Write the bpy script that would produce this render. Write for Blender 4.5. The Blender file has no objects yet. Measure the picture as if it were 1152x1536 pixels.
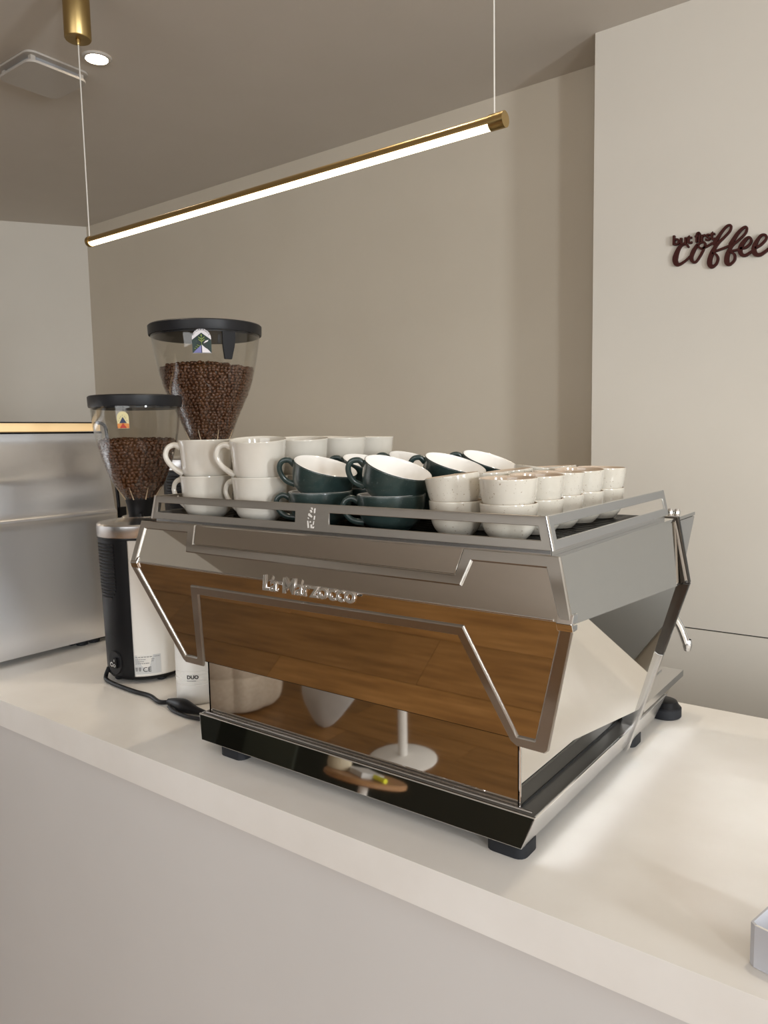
import bpy, bmesh, math, random
from mathutils import Vector, Matrix
random.seed(7)
PI = math.pi
SC = bpy.context.scene
COL = SC.collection

# ------------------------------------------------------------------ camera
# metric frame: counter top is z = 0, X runs along the counter, +Y goes across it
FPX = 1130.78
YAW, PITCH, ROLL = (math.radians(a) for a in (36.873, 5.798, -1.0474))
fw = Vector((-math.sin(YAW)*math.cos(PITCH), math.cos(YAW)*math.cos(PITCH), -math.sin(PITCH)))
rt = Vector((math.cos(YAW), math.sin(YAW), 0)); up = rt.cross(fw)
r2 = rt*math.cos(ROLL)+up*math.sin(ROLL); u2 = up*math.cos(ROLL)-rt*math.sin(ROLL)
cam = bpy.data.cameras.new('camera'); cam.sensor_fit = 'VERTICAL'; cam.sensor_height = 36.0
cam.lens = 36.0*FPX/1536; cam.clip_start = .02
camo = bpy.data.objects.new('camera', cam); COL.objects.link(camo)
M = Matrix((r2, u2, -fw)).transposed().to_4x4(); M.translation = Vector((0, 0, .6)); camo.matrix_world = M
SC.camera = camo

# ------------------------------------------------------------------ light
SC.view_settings.view_transform = 'Standard'; SC.view_settings.look = 'None'
SC.view_settings.exposure = 0.0; SC.view_settings.gamma = 1.0
SC.view_settings.use_curve_mapping = False
SC.cycles.max_bounces = 10; SC.cycles.diffuse_bounces = 5; SC.cycles.glossy_bounces = 6
SC.cycles.transparent_max_bounces = 16
SC.cycles.blur_glossy = 0.05; SC.cycles.sample_clamp_indirect = 20
w = bpy.data.worlds.new('sky'); SC.world = w; w.use_nodes = True
w.node_tree.nodes['Background'].inputs[0].default_value = (.72, .84, 1, 1)
w.node_tree.nodes['Background'].inputs[1].default_value = .6

def area(name, loc, rot, sx, sy, power, col):
    l = bpy.data.lights.new(name, 'AREA'); l.shape = 'RECTANGLE'; l.size = sx; l.size_y = sy
    l.energy = power; l.color = col
    o = bpy.data.objects.new(name, l); COL.objects.link(o); o.location = loc; o.rotation_euler = rot
    return o
# daylight standing in the two shop windows (street front behind the camera, and the side window on the right)
area('daylight_front', (.4, -3.62, .72), (PI/2, 0, 0), 3.9, 1.75, 70, (1, .98, .95))
area('daylight_side', (3.24, .35, .75), (PI/2, 0, PI/2), .36, 1.1, 78, (.90, .955, 1))
area('daylight_side', (3.24, -1.6, .75), (PI/2, 0, PI/2), .42, 1.1, 78, (.90, .955, 1))

# ------------------------------------------------------------------ materials
def mat(name, col, rough=.5, metal=0, spec=.5, coat=0, trans=0, emit=None, estr=0, aniso=0):
    m = bpy.data.materials.new(name); m.use_nodes = True
    b = m.node_tree.nodes['Principled BSDF']
    b.inputs['Base Color'].default_value = (*col, 1); b.inputs['Roughness'].default_value = rough
    b.inputs['Metallic'].default_value = metal; b.inputs['Specular IOR Level'].default_value = spec
    b.inputs['Coat Weight'].default_value = coat; b.inputs['Coat Roughness'].default_value = .08
    b.inputs['Transmission Weight'].default_value = trans; b.inputs['Anisotropic'].default_value = aniso
    if emit: b.inputs['Emission Color'].default_value = (*emit, 1); b.inputs['Emission Strength'].default_value = estr
    return m
def N(m, t): return m.node_tree.nodes.new(t)
def L(m, a, b): m.node_tree.links.new(a, b)
def B(m): return m.node_tree.nodes['Principled BSDF']
def noise(m, scale, detail=3, stretch=(1, 1, 1), rough=.55):
    tc = N(m, 'ShaderNodeTexCoord'); mp = N(m, 'ShaderNodeMapping'); mp.inputs['Scale'].default_value = stretch
    n = N(m, 'ShaderNodeTexNoise'); n.inputs['Scale'].default_value = scale; n.inputs['Detail'].default_value = detail
    n.inputs['Roughness'].default_value = rough
    L(m, tc.outputs['Object'], mp.inputs['Vector']); L(m, mp.outputs[0], n.inputs['Vector'])
    return n
def ramp(m, src, stops):
    r = N(m, 'ShaderNodeValToRGB'); e = r.color_ramp.elements
    while len(e) < len(stops): e.new(.5)
    for k, (p, c) in enumerate(stops): e[k].position = p; e[k].color = (*c, 1)
    L(m, src, r.inputs[0]); return r
def bump(m, src, strength, dist=.001):
    b = N(m, 'ShaderNodeBump'); b.inputs['Strength'].default_value = strength; b.inputs['Distance'].default_value = dist
    L(m, src, b.inputs['Height']); L(m, b.outputs[0], B(m).inputs['Normal'])
def mottled(name, c1, c2, scale, rough=.6, bmp=0, stretch=(1, 1, 1), detail=4, **k):
    m = mat(name, c1, rough, **k); n = noise(m, scale, detail, stretch)
    r = ramp(m, n.outputs[0], [(.3, c1), (.7, c2)]); L(m, r.outputs[0], B(m).inputs['Base Color'])
    if bmp: bump(m, n.outputs[0], bmp)
    return m

M_wall_light = mottled('paint_off_white', (.72, .67, .59), (.74, .69, .61), 3, .75)
M_wall_taupe = mottled('paint_taupe', (.64, .57, .465), (.66, .59, .485), 3, .8)
M_ceiling = mottled('ceiling_paint', (.62, .565, .50), (.64, .585, .52), 3, .85)
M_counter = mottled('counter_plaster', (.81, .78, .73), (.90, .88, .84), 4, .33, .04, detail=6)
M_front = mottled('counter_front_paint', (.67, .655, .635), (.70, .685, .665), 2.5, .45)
M_mirror = mat('polished_steel', (.80, .78, .74), .02, 1)
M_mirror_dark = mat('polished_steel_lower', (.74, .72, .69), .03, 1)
def brushed(name, col, rough, stretch, aniso=.5, strength=.015):
    m = mat(name, col, rough, 1, aniso=aniso); n = noise(m, 90, 3, stretch)
    r = N(m, 'ShaderNodeMapRange'); r.inputs['To Min'].default_value = rough*.75; r.inputs['To Max'].default_value = rough*1.3
    L(m, n.outputs[0], r.inputs[0]); L(m, r.outputs[0], B(m).inputs['Roughness'])
    bump(m, n.outputs[0], strength, .0004); return m
M_brushed = brushed('brushed_steel', (.40, .37, .33), .40, (1, 12, 12))
M_satin = mat('satin_steel', (.70, .695, .69), .26, 1, aniso=.3)
M_case = brushed('display_case_steel', (.84, .84, .85), .36, (30, .8, 14), strength=.06)
M_chrome = mat('chrome', (.9, .9, .9), .04, 1)
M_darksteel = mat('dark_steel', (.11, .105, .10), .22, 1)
M_ledge = mat('dark_ledge', (.16, .155, .145), .35, .4)
M_gap = mat('black_gap', (.01, .01, .01), .6)
M_rubber = mat('black_rubber', (.014, .015, .018), .6, spec=.25)
M_black = mat('black_plastic', (.007, .007, .008), .38, spec=.22)
M_black_satin = mat('black_satin_plastic', (.012, .012, .014), .42, spec=.3)
M_grinder_white = mat('grinder_white', (.80, .77, .72), .35)
M_brass = brushed('brass', (.44, .31, .13), .30, (12, 12, 1))
M_cord = mat('clear_cord', (.75, .72, .66), .4)
M_glow = mat('lamp_diffuser', (1, .95, .85), .5, emit=(1, .84, .58), estr=4.5)
M_down = mat('downlight_lens', (1, .95, .85), .5, emit=(1, .86, .66), estr=45)
M_led = mat('case_led_strip', (.8, .6, .35), .5, emit=(1, .66, .30), estr=.42)
M_plastic_white = mat('white_plastic', (.78, .76, .72), .5)
M_vent_grey = mat('vent_grey', (.35, .35, .36), .6)
M_vent_white = mat('vent_white', (.54, .50, .45), .7)
M_sign = mat('sign_brown', (.055, .013, .010), .6, spec=.2)
M_carton = mat('carton_white', (.50, .50, .53), .6)
M_carton_edge = mat('carton_edge', (.80, .78, .72), .6)
M_letter = mat('print_black', (.02, .02, .02), .6)
M_grey_print = mat('print_grey', (.25, .25, .25), .6)
M_label = mat('label_silver', (.58, .58, .57), .4)
# glazes
def glaze(name, c1, c2, speck=None, scale=14, rough=.12):
    m = mottled(name, c1, c2, scale, rough, coat=.35)
    if speck:
        n = noise(m, 300, 1.5); lo, hi = .66, .74
        r = ramp(m, n.outputs[0], [(lo, (0, 0, 0)), (hi, (1, 1, 1))])
        mx = N(m, 'ShaderNodeMix'); mx.data_type = 'RGBA'
        src = B(m).inputs['Base Color'].links[0].from_socket
        L(m, r.outputs[0], mx.inputs[0]); L(m, src, mx.inputs[6]); mx.inputs[7].default_value = (*speck, 1)
        L(m, mx.outputs[2], B(m).inputs['Base Color'])
    return m
M_tumbler = glaze('speckled_cream_glaze', (.60, .555, .47), (.68, .635, .55), (.36, .29, .21))
M_tumbler_in = glaze('tumbler_inside', (.58, .47, .36), (.64, .53, .42))
M_mug = glaze('cream_glaze', (.60, .56, .485), (.66, .62, .55))
M_green = glaze('dark_green_glaze', (.022, .040, .038), (.032, .054, .050), (.07, .10, .09), 40, .28)
M_white_in = glaze('white_glaze', (.86, .84, .80), (.88, .86, .83))
# hopper plastic: a thin clear wall
def clear(name, tint, ior=1.45):
    m = bpy.data.materials.new(name); m.use_nodes = True; nt = m.node_tree; nt.nodes.remove(nt.nodes['Principled BSDF'])
    tr = nt.nodes.new('ShaderNodeBsdfTransparent'); tr.inputs[0].default_value = (*tint, 1)
    gl = nt.nodes.new('ShaderNodeBsdfGlossy'); gl.inputs['Roughness'].default_value = .03
    lw = nt.nodes.new('ShaderNodeLayerWeight'); lw.inputs['Blend'].default_value = .5
    pw = nt.nodes.new('ShaderNodeMath'); pw.operation = 'POWER'; pw.inputs[1].default_value = 4.0
    fr = nt.nodes.new('ShaderNodeMath'); fr.operation = 'MULTIPLY_ADD'; fr.inputs[1].default_value = .75; fr.inputs[2].default_value = .035
    nt.links.new(lw.outputs['Facing'], pw.inputs[0]); nt.links.new(pw.outputs[0], fr.inputs[0])
    mx = nt.nodes.new('ShaderNodeMixShader')
    nt.links.new(fr.outputs[0], mx.inputs[0]); nt.links.new(tr.outputs[0], mx.inputs[1]); nt.links.new(gl.outputs[0], mx.inputs[2])
    nt.links.new(mx.outputs[0], nt.nodes['Material Output'].inputs[0]); return m
M_clear = clear('clear_hopper_plastic', (.955, .95, .935))
M_rib = mat('rib_plastic', (.55, .42, .28), .2)
M_bean = mottled('roasted_bean', (.060, .022, .009), (.125, .050, .020), 120, .36, detail=2)
# oak planks
M_oak = mat('oak_plank', (.4, .2, .07), .38)
n_ = noise(M_oak, 5, 6, (.5, 7, 1), .62)
oi = N(M_oak, 'ShaderNodeObjectInfo')
r_ = ramp(M_oak, n_.outputs[0], [(.25, (.14, .062, .016)), (.5, (.255, .122, .034)), (.75, (.36, .185, .062))])
hs = N(M_oak, 'ShaderNodeHueSaturation'); mr = N(M_oak, 'ShaderNodeMapRange')
mr.inputs['To Min'].default_value = .82; mr.inputs['To Max'].default_value = 1.12
L(M_oak, oi.outputs['Random'], mr.inputs[0]); L(M_oak, mr.outputs[0], hs.inputs['Value']); L(M_oak, r_.outputs[0], hs.inputs['Color'])
kn = noise(M_oak, 2.6, 2, (1, 2.2, 1)); kr = ramp(M_oak, kn.outputs[0], [(.64, (1, 1, 1)), (.74, (.45, .38, .32))])
mk = N(M_oak, 'ShaderNodeMix'); mk.data_type = 'RGBA'; mk.blend_type = 'MULTIPLY'; mk.inputs[0].default_value = 1
L(M_oak, hs.outputs[0], mk.inputs[6]); L(M_oak, kr.outputs[0], mk.inputs[7]); L(M_oak, mk.outputs[2], B(M_oak).inputs['Base Color'])
M_sub = mat('floor_base', (.05, .035, .02), .8)
M_dark_floor = mat('bar_floor', (.050, .043, .032), .6)
M_dark_panel = mat('dark_green_panel', (.035, .036, .026), .5)
M_pouf = mottled('beige_boucle', (.50, .41, .31), (.60, .50, .39), 60, .9, .3)
M_tablewood = mottled('table_oak', (.30, .15, .06), (.38, .20, .08), 8, .5, stretch=(1, 8, 1))
M_table_white = mat('table_white', (.75, .72, .67), .5)
M_yellow = mat('yellow_plastic', (.80, .78, .02), .5)

# ------------------------------------------------------------------ helpers
def link(o, parent=None):
    COL.objects.link(o)
    if parent: o.parent = parent
    return o
def finish(bm, name, m, parent=None, smooth=True, angle=38, wn=False):
    bmesh.ops.remove_doubles(bm, verts=bm.verts, dist=1e-6)
    bmesh.ops.recalc_face_normals(bm, faces=bm.faces)
    if smooth:
        for f in bm.faces: f.smooth = True
        for e in bm.edges:
            e.smooth = len(e.link_faces) == 2 and e.calc_face_angle(0) < math.radians(angle)
    me = bpy.data.meshes.new(name); bm.to_mesh(me); bm.free()
    for x in (m if isinstance(m, (list, tuple)) else [m]): me.materials.append(x)
    o = bpy.data.objects.new(name, me)
    if wn:
        w_ = o.modifiers.new('weighted_normal', 'WEIGHTED_NORMAL'); w_.weight = 100; w_.keep_sharp = True
    return link(o, parent)
def empty(name, loc, rz=0):
    o = bpy.data.objects.new(name, None); o.empty_display_size = .05; COL.objects.link(o)
    o.location = loc; o.rotation_euler = (0, 0, rz); return o
def tag(o, label=None, cat=None, group=None, kind=None):
    for k, v in (('label', label), ('category', cat), ('group', group), ('kind', kind)):
        if v: o[k] = v
    return o
def bevel(bm, w, seg=2, ang=30):
    es = [e for e in bm.edges if len(e.link_faces) == 2 and e.calc_face_angle(0) > math.radians(ang)]
    if es and w: bmesh.ops.bevel(bm, geom=es, offset=w, segments=seg, affect='EDGES', profile=.5, clamp_overlap=True)
def abox(bm, x0, x1, y0, y1, z0, z1):
    vs = [bm.verts.new((x, y, z)) for z in (z0, z1) for y in (y0, y1) for x in (x0, x1)]
    for f in ((0, 2, 3, 1), (4, 5, 7, 6), (0, 1, 5, 4), (1, 3, 7, 5), (3, 2, 6, 7), (2, 0, 4, 6)):
        bm.faces.new([vs[i] for i in f])
def box(name, m, parent, x0, x1, y0, y1, z0, z1, bev=0, seg=2):
    bm = bmesh.new(); abox(bm, x0, x1, y0, y1, z0, z1); bevel(bm, bev, seg); return finish(bm, name, m, parent, wn=bev > 0)
def aprism(bm, pts, d):                         # polygon pts (3D) pushed along vector d
    a = [bm.verts.new(p) for p in pts]; b = [bm.verts.new(Vector(p)+Vector(d)) for p in pts]; n = len(pts)
    bm.faces.new(a[::-1]); bm.faces.new(b)
    for i in range(n): bm.faces.new((a[i], a[(i+1) % n], b[(i+1) % n], b[i]))
def prism(name, m, parent, pts, d, bev=0, seg=2):
    bm = bmesh.new(); aprism(bm, pts, d); bmesh.ops.recalc_face_normals(bm, faces=bm.faces); bevel(bm, bev, seg)
    return finish(bm, name, m, parent, wn=bev > 0)
def alathe(bm, prof, seg=48, c=(0, 0, 0), a0=0, a1=2*PI):
    full = abs(a1-a0-2*PI) < 1e-6; n = seg if full else seg+1; rings = []
    for r, z in prof:
        if r < 1e-6: rings.append([bm.verts.new((c[0], c[1], c[2]+z))]); continue
        rings.append([bm.verts.new((c[0]+r*math.cos(a0+(a1-a0)*k/seg), c[1]+r*math.sin(a0+(a1-a0)*k/seg), c[2]+z)) for k in range(n)])
    for p, q in zip(rings, rings[1:]):
        for k in range(seg):
            k2 = (k+1) % n
            if len(p) == 1 and len(q) == 1: continue
            if len(p) == 1: bm.faces.new((p[0], q[k2], q[k]))
            elif len(q) == 1: bm.faces.new((p[k], p[k2], q[0]))
            else: bm.faces.new((p[k], p[k2], q[k2], q[k]))
def lathe(name, m, parent, prof, seg=48, c=(0, 0, 0), **k):
    bm = bmesh.new(); alathe(bm, prof, seg, c, **k); return finish(bm, name, m, parent)
def smooth_path(pts, n=8):
    P = [Vector(p) for p in pts]; P = [P[0]*2-P[1]]+P+[P[-1]*2-P[-2]]; out = []
    for i in range(1, len(P)-2):
        a, b, c, d = P[i-1:i+3]
        for k in range(n):
            t = k/n
            out.append(.5*((2*b)+(c-a)*t+(2*a-5*b+4*c-d)*t*t+(3*b-a-3*c+d)*t**3))
    out.append(P[-2]); return out
def atube(bm, path, rad, seg=10, sq=1.0, side=None):
    n = len(path); rings = []; prev = None
    for i, p in enumerate(path):
        t = (path[min(i+1, n-1)]-path[max(i-1, 0)]).normalized()
        if prev is None:
            ref = side or (Vector((0, 0, 1)) if abs(t.z) < .9 else Vector((1, 0, 0)))
            u = (ref-t*ref.dot(t)).normalized()
        else: u = (prev-t*prev.dot(t)).normalized()
        prev = u; v = t.cross(u); r = rad(i/(n-1)) if callable(rad) else rad
        rings.append([bm.verts.new(p+u*r*math.cos(2*PI*k/seg)+v*r*sq*math.sin(2*PI*k/seg)) for k in range(seg)])
    for a, b in zip(rings, rings[1:]):
        for k in range(seg): bm.faces.new((a[k], a[(k+1) % seg], b[(k+1) % seg], b[k]))
    bm.faces.new(rings[0][::-1]); bm.faces.new(rings[-1])
def tube(name, m, parent, pts, rad, seg=10, sm=0, **k):
    bm = bmesh.new(); path = smooth_path(pts, sm) if sm else [Vector(p) for p in pts]
    atube(bm, path, rad, seg, **k); return finish(bm, name, m, parent)
def text_mesh(s, size, ext=.0005, shear=0, space=1.0, offset=0, bev=0):
    cu = bpy.data.curves.new('lettering', 'FONT'); cu.body = s; cu.size = size; cu.extrude = ext; cu.shear = shear
    cu.space_character = space; cu.resolution_u = 3; cu.align_x = 'LEFT'; cu.offset = offset; cu.bevel_depth = bev; cu.bevel_resolution = 2
    o = bpy.data.objects.new('lettering', cu); COL.objects.link(o); bpy.context.view_layer.update()
    me = bpy.data.meshes.new_from_object(o.evaluated_get(bpy.context.evaluated_depsgraph_get()))
    bpy.data.objects.remove(o); bpy.data.curves.remove(cu); return me
def lettering(name, s, size, m, parent, fn, **k):    # fn maps (u, v, w) of the flat text to a 3D point
    me = text_mesh(s, size, **k); me.name = name
    for v in me.vertices: v.co = fn(*v.co)
    me.materials.clear(); me.materials.append(m); me.update()
    return link(bpy.data.objects.new(name, me), parent)
def copy_tree(o, parent=None):
    kids = list(o.children); c = o.copy(); COL.objects.link(c); c.parent = parent
    for k in kids: copy_tree(k, c)
    return c
def arr(name, boxes, m, parent, bev=0):
    bm = bmesh.new()
    for b in boxes: abox(bm, *b)
    bevel(bm, bev, 1); return finish(bm, name, m, parent, smooth=False)

# ------------------------------------------------------------------ room
FZ, CZ = -.95, 1.85
XL, XR, YF = -5.6, 3.1, -3.5
fl = box('floor', M_sub, None, XL, XR, YF-.05, 3.4, FZ-.1, FZ-.012); tag(fl, kind='structure')
def plank_mesh(w, l):
    bm = bmesh.new(); abox(bm, .0012, l-.0012, .0012, w-.0012, -.011, 0); bevel(bm, .0015, 1)
    bmesh.ops.recalc_face_normals(bm, faces=bm.faces)
    me = bpy.data.meshes.new('floor_plank'); bm.to_mesh(me); bm.free(); me.materials.append(M_oak); return me
PW, PL = .211, 1.45
pm = plank_mesh(PW, PL)
for r in range(-17, 4):
    off = -1.495+((r*.537) % 1)*PL if r else -1.495
    x = off-3*PL
    while x < XR-.02:
        if x+PL > XL and (x+PL <= XR+.8):
            o = bpy.data.objects.new('floor_plank', pm); link(o, fl); o.location = (x, -.021+r*PW, FZ)
        x += PL
bf = box('floor_bar_side', M_dark_floor, fl, XL, XR, .83, 3.4, FZ-.011, FZ-.001)
ce = box('ceiling', M_ceiling, None, XL-.1, XR+.4, YF-.4, 3.4, CZ, CZ+.1); tag(ce, kind='structure')
wb = box('wall_back', M_wall_taupe, None, XL, XR, 2.63, 2.75, FZ, CZ); tag(wb, kind='structure')
# protruding wall on the right, in two panels with a fine joint
wr = box('wall_right', M_wall_light, None, -.955, XR, 2.43, 2.63, -.018, CZ, .002); tag(wr, kind='structure')
box('wall_panel', M_wall_light, wr, -.955, XR, 2.43, 2.63, FZ, -.022, .001)
box('wall_joint', M_gap, wr, -.95, XR, 2.435, 2.62, -.022, -.018)
# unseen grey door added on the right wall to give the machine's flank a grey reflection
dr = box('added_grey_door', mat('added_door_grey', (.36, .355, .335), .6), None, -.22, .78, 2.405, 2.4295, FZ, 1.12, .002); tag(dr, kind='structure')
lathe('added_door_handle', M_satin, dr, [(0, -.03), (.010, -.028), (.012, 0), (.010, .028), (0, .03)], 14, (.70, 2.39, .08))
# slanted wall on the left
d = Vector((-4.394+4.154, 2.262-2.633, 0)).normalized(); q = Vector((-4.10, 2.66, FZ)); q2 = q+d*3.2; nn = Vector((d.y, -d.x, 0))
wl = prism('wall_left', M_wall_light, None, [q, q2, q2+Vector((0, 0, CZ-FZ)), q+Vector((0, 0, CZ-FZ))], nn*(.12 if nn.x < 0 else -.12)); tag(wl, kind='structure')
def holed(name, m, ax, c0, c1, u0, u1, hu0, hu1, hz0, hz1):
    bx = []
    for a0, a1, z0, z1 in ((u0, hu0, FZ, CZ), (hu1, u1, FZ, CZ), (hu0, hu1, FZ, hz0), (hu0, hu1, hz1, CZ)):
        bx.append((a0, a1, c0, c1, z0, z1) if ax == 'x' else (c0, c1, a0, a1, z0, z1))
    o = arr(name, bx, m, None); tag(o, kind='structure'); return o
wf = holed('wall_front', M_wall_light, 'x', YF-.1, YF, XL, XR, -1.5, 2.3, -.1, 1.55)
ws = arr('wall_side', [(XR, XR+.1, YF, -2.05, FZ, CZ), (XR, XR+.1, -2.05, -1.15, FZ, 0), (XR, XR+.1, -2.05, -1.15, 1.5, CZ), (XR, XR+.1, -1.15, .04, FZ, CZ),
     (XR, XR+.1, .04, .66, FZ, 0), (XR, XR+.1, .04, .66, 1.5, CZ), (XR, XR+.1, .66, 2.63, FZ, CZ)], M_wall_light, None); tag(ws, kind='structure')
we = box('wall_end', M_wall_light, None, XL-.1, XL, YF, 2.63, FZ, CZ); tag(we, kind='structure')
# dark wainscot along the street front
wn = box('trim_1', M_dark_panel, None, XL, XR, YF, YF+.05, FZ, -.05); tag(wn, kind='structure')
wn = box('trim_2', M_dark_panel, None, XL, -1.62, YF+.05, YF+.09, FZ, .34); tag(wn, kind='structure')
wn = box('trim_3', M_dark_panel, None, XL, XL+.05, YF+.09, -.9, FZ, .34); tag(wn, kind='structure')
dr = box('door_2', mat('door_dark_green', (.075, .08, .058), .5), None, -5.15, -4.52, YF+.09, YF+.12, FZ, .30, .004); tag(dr, kind='structure')
w1 = arr('window_1', [(-1.5, 2.3, YF-.09, YF-.02, -.1, -.05), (-1.5, 2.3, YF-.09, YF-.02, 1.5, 1.55), (-1.5, -1.45, YF-.09, YF-.02, -.05, 1.5),
     (2.25, 2.3, YF-.09, YF-.02, -.05, 1.5), (.38, .43, YF-.09, YF-.02, -.05, 1.5)], M_rubber, None); tag(w1, kind='structure')
for n_, (a, b) in enumerate(((-2.05, -1.15), (.04, .66))):
    w2 = arr('window_%d' % (n_+2), [(XR+.02, XR+.09, a, b, 0, .04), (XR+.02, XR+.09, a, b, 1.46, 1.5), (XR+.02, XR+.09, a, a+.04, .04, 1.46), (XR+.02, XR+.09, b-.04, b, .04, 1.46)], M_rubber, None)
    tag(w2, kind='structure')

# ------------------------------------------------------------------ counter
ct = empty('bar_counter', (-1.1, 1.25, FZ)); tag(ct, 'long pale plaster bar counter with thick rounded top and smooth white front', 'counter')
def under(o, p):       # geometry is written in world metres: cancel the root's offset for direct parts
    o.matrix_parent_inverse = Matrix.Translation(p.location).inverted() if o.parent is p else Matrix.Identity(4); return o
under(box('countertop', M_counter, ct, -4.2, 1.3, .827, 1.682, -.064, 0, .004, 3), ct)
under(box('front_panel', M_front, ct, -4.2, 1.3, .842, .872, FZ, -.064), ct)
under(box('back_panel', M_dark_panel, ct, -4.2, 1.3, 1.62, 1.65, FZ, -.064), ct)

# ------------------------------------------------------------------ espresso machine
XC = -.796
em = empty('espresso_machine', (XC, 1.15, 0))
tag(em, 'large polished steel espresso machine with faceted sides and cup rail, standing on the counter', 'espresso machine')
def P(o): return under(o, em)
def mir(p): return Vector((2*XC-p[0], p[1], p[2]))
V = Vector
F1, F2, F3 = V((-.353, .847, .369)), V((-.3805, .872, .446)), V((-.415, .913, .171))
RC, RT, RB, KN = V((-.350, 1.30, .342)), V((-.386, 1.373, .444)), V((-.428, 1.347, .096)), V((-.403, 1.336, .174))
F2L = V((-1.2335, .872, .446))
lo_dir = (F3-F1); lo_dir.x = 0; lo_len = lo_dir.length; lo_dir.normalize()
up_dir = (F2-F1); up_dir.x = 0; up_len = up_dir.length; up_dir.normalize()
lo_n = V((0, -abs(lo_dir.z), -abs(lo_dir.y))).normalized(); up_n = V((0, -abs(up_dir.z), abs(up_dir.y))).normalized()
def lo(x, s, h=0): return V((x, F1.y, F1.z))+lo_dir*s+lo_n*h
def upp(x, s, h=0): return V((x, F1.y, F1.z))+up_dir*s+up_n*h
F1L, F3L = mir(F1), mir(F3)
# mirror faces
P(prism('upper_front_panel', M_mirror, em, [F1L, F1, F2, F2L], -up_n*.004))
P(prism('lower_front_panel', M_mirror_dark, em, [F1L, lo(F1.x, 0), lo(-.4135, .199), lo(-1.1775, .199)], -lo_n*.004))
for s in (0, 1):
    mm = mir if s else (lambda p: V(p))
    f2 = F2L if s else F2
    nu = (F2-F1).cross(RC-F1).normalized(); nu = nu if nu.x > 0 else -nu
    nl = (F3-F1).cross(RC-F1).normalized(); nl = nl if nl.x > 0 else -nl
    nm = lambda n: V((-n.x if s else n.x, n.y, n.z))
    P(prism('upper_side_panel', M_satin if False else M_mirror, em, [mm(F1), f2, mm(RT), mm(RC)], -nm(nu)*.004))
    P(prism('lower_side_panel', M_mirror, em, [mm(F1), mm(F3), mm(RB), mm(RC)], -nm(nl)*.004))
    # barista-side wing: a dark edged strip from the top down to the base, reflections coloured in below the crease
    top, cre, bot = V((-.380, 1.376, .446)), V((-.339, 1.302, .343)), V((-.450, 1.333, .012))
    top, cre, bot = mm(top), mm(cre), mm(bot)
    inw = V((1 if s else -1, 0, 0))
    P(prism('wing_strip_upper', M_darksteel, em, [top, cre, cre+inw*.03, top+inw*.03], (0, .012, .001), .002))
    kn_ = cre.lerp(bot, .40)
    P(prism('wing_strip_dark_reflection', M_darksteel, em, [cre, kn_, kn_+inw*.03, cre+inw*.03], (0, .012, .001), .002))  # mirror strip: reflected dark set as colour down to the knee, reflected pale below
    P(prism('wing_strip_pale_reflection', M_satin, em, [kn_, bot, bot+inw*.03, kn_+inw*.03], (0, .012, .001), .002))
    P(tube('wing_edge_bead', M_chrome, em, [top+V((0, -.0006, -.004))+inw*.006, cre+V((0, -.0006, .004))+inw*.005], .0024, 8))
    # crease knob at the front
    k = mm(F1)
    pr = [k+V((0, .0015, .011)), k+V((0, -.0045, 0)), k+V((0, 0, -.011)), k+V((0, .014, -.010)), k+V((0, .016, .011))]
    P(prism('crease_cap', M_chrome, em, [p+inw*.0005 for p in pr], inw*.021, .0016))
# underside and hidden core
P(prism('underside', M_darksteel, em, [F3+V((-.006, .006, .004)), RB+V((-.006, 0, .004)), mir(RB)+V((.006, 0, .004)), F3L+V((.006, .006, .004))], (0, 0, .004)))
bx = [(XC-.415, XC+.415, .885, 1.36, .18, .436)]
P(arr('core', [(XC-.36, XC+.36, .94, 1.29, .18, .436)], M_gap, em))
P(box('top_plate', M_mirror, em, F2L.x+.003, F2.x-.003, .874, 1.50, .4385, .4445, .0015))
# barista-side hood: wedge under the top plate
P(prism('brew_hood', M_satin, em, [V((F2.x-.002, 1.37, .438)), V((F2.x-.002, 1.498, .438)), V((F2.x-.002, 1.44, .36)), V((F2.x-.002, 1.36, .33))], (F2L.x-F2.x+.004, 0, 0), .003))
P(prism('barista_face', M_satin, em, [V((-.42, 1.30, .335)), V((-.45, 1.33, .10)), V((2*XC+.45, 1.33, .10)), V((2*XC+.42, 1.30, .335))], (0, .008, 0)))
for dx in (0, .012): P(lathe('hood_bolt', M_chrome, em, [(0, .009), (.004, .008), (.006, .004), (.006, 0)], 14, (-.418+dx, 1.462, .4445)))
# steam tube at the barista side
tb = P(tube('steam_tube', M_chrome, em, [(-.43, 1.40, .30), (-.402, 1.455, .243), (-.384, 1.47, .19)], .0075, 14, 4))
P(lathe('steam_tip', M_satin, em, [(0, -.012), (.0055, -.010), (.0085, 0), (.0085, .008), (.007, .012)], 14, (-.384, 1.47, .190)))
# raised frames on the two front faces
def frame(name, A, Bp, fn, h=.0035, c=.0022):
    # strip between polylines A (outside) and Bp (inside), proud by h with chamfered edges
    bm = bmesh.new(); n = len(A); rows = []
    for i in range(n):
        a, b = V((*A[i], 0)), V((*Bp[i], 0)); dd = (b-a).normalized()*c
        rows.append([bm.verts.new(fn(p.x, p.y, hh)) for p, hh in ((a, 0), (a+dd*.2, h*.55), (a+dd, h), (b-dd, h), (b-dd*.2, h*.55), (b, 0))])
    for r0, r1 in zip(rows, rows[1:]):
        for k in range(5): bm.faces.new((r0[k], r0[k+1], r1[k+1], r1[k]))
    bm.faces.new(rows[0]); bm.faces.new(rows[-1])
    return P(finish(bm, name, M_brushed, em, angle=20, wn=True))
uo = [(-1.239, .004), (-1.2335, up_len), (-1.075, up_len), (-1.070, .046), (-.5265, .044), (-.519, up_len), (-.3805, up_len), (-.355, .004)]
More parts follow.
